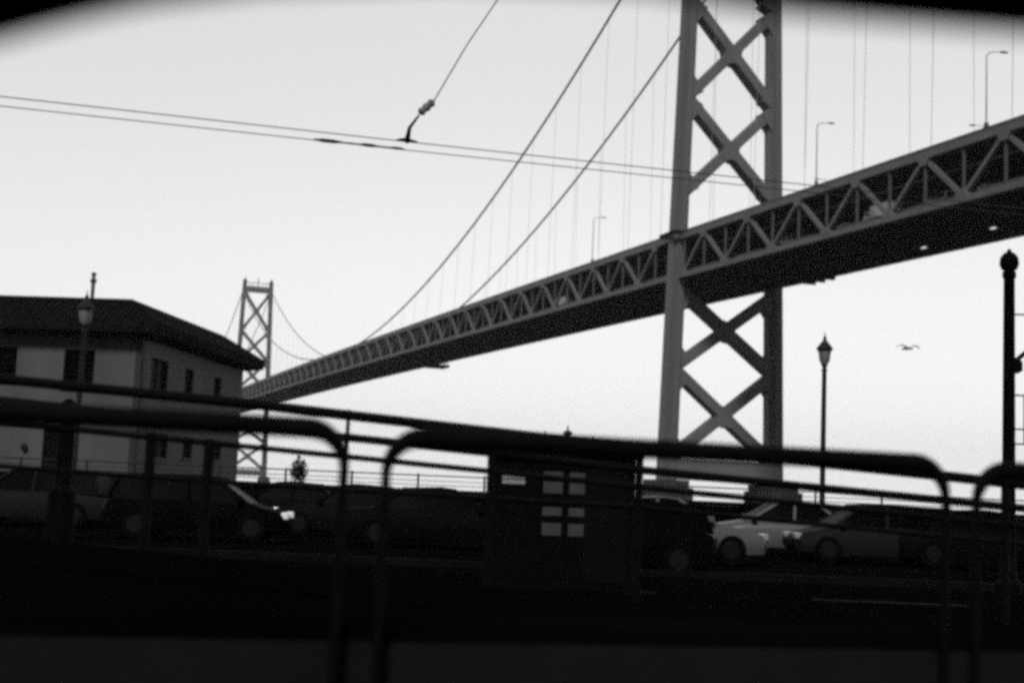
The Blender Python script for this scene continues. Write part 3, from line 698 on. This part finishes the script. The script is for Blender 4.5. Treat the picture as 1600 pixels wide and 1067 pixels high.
MB().lathe((sp0.x, sp0.y, .132), [(.2, 0), (.27, .55), (.29, .57), (.29, .63), (.22, .63)], 16).build('pot', M['concrete'], sh)
# ------------------------------------------------------------------ the vehicle the photograph is taken from
vh = empty('vehicle_side', (0, .8, 0)); tag(vh, 'black rounded window surround of the vehicle, arching over the top corners of the view', 'vehicle')
def vp(px, py): return P(px, py + 19, .8)
inner = [(-1900, 900), (-1900, 600), (-1850, 400), (-1700, 270), (-1400, 200), (-1000, 165), (-600, 135), (-300, 105), (-120, 79), (0, 49), (60, 32), (110, 19), (165, 6), (230, -8), (420, -32), (700, -42), (1000, -30), (1150, -6), (1250, 7), (1400, 20), (1600, 37), (1900, 60), (2300, 78), (2800, 100), (3300, 130), (3700, 205), (3880, 350), (3900, 620), (3900, 900), (3800, 1380), (3500, 1460), (-1500, 1300), (-1800, 1180)]
ip = [vp(x, y) for x, y in inner]
cx, cz = 0.15, EYE
def outp(p):                                                # project out to a rectangular body panel
    X0, X1, Z0, Z1 = -1.5, 1.9, .25, 1.98
    d = V((p.x - cx, 0, p.z - cz)); s = min(((X1 - cx) / d.x) if d.x > 1e-6 else 1e9, ((X0 - cx) / d.x) if d.x < -1e-6 else 1e9, ((Z1 - cz) / d.z) if d.z > 1e-6 else 1e9, ((Z0 - cz) / d.z) if d.z < -1e-6 else 1e9)
    return V((cx + d.x * s, p.y, cz + d.z * s))
op = [outp(p) for p in ip]; n = len(ip); fr = MB(); t_ = V((0, -.07, 0))
vs = [p for p in ip] + [p for p in op] + [p + t_ for p in ip] + [p + t_ for p in op]; fs = []
for i in range(n):
    j = (i + 1) % n
    fs += [(i, j, n + j, n + i), (2 * n + i, 3 * n + i, 3 * n + j, 2 * n + j), (i, 2 * n + i, 2 * n + j, j), (n + i, n + j, 3 * n + j, 3 * n + i)]
fr.add(vs, fs); fr.build('window_surround', M['lining'], vh)
MB().box((-1.5, -1.0, 1.985), (1.9, .87, 2.03)).build('roof_panel', M['lining'], vh)
MB().tube([tuple(p + V((0, -.035, 0))) for p in ip] + [tuple(ip[0] + V((0, -.035, 0)))], .006, 6).build('rubber_seal', M['rubber'], vh)
MB().box((-1.5, -1.0, .2), (1.9, .87, .245)).build('floor_panel', M['lining'], vh)
# ------------------------------------------------------------------ haze
hz = bpy.data.materials.new('haze_air'); hz.use_nodes = True; ht = hz.node_tree; ht.nodes.clear()
pv = ht.nodes.new('ShaderNodeVolumePrincipled'); pv.inputs['Color'].default_value = (.9, .9, .9, 1); pv.inputs['Density'].default_value = 1.25e-4; pv.inputs['Anisotropy'].default_value = .3
ho = ht.nodes.new('ShaderNodeOutputMaterial'); ht.links.new(pv.outputs[0], ho.inputs['Volume'])
hb = MB().box((-3100, -120, -4.4), (3100, 3300, 155)).build('haze', hz); hb['kind'] = 'stuff'
hb.visible_shadow = True
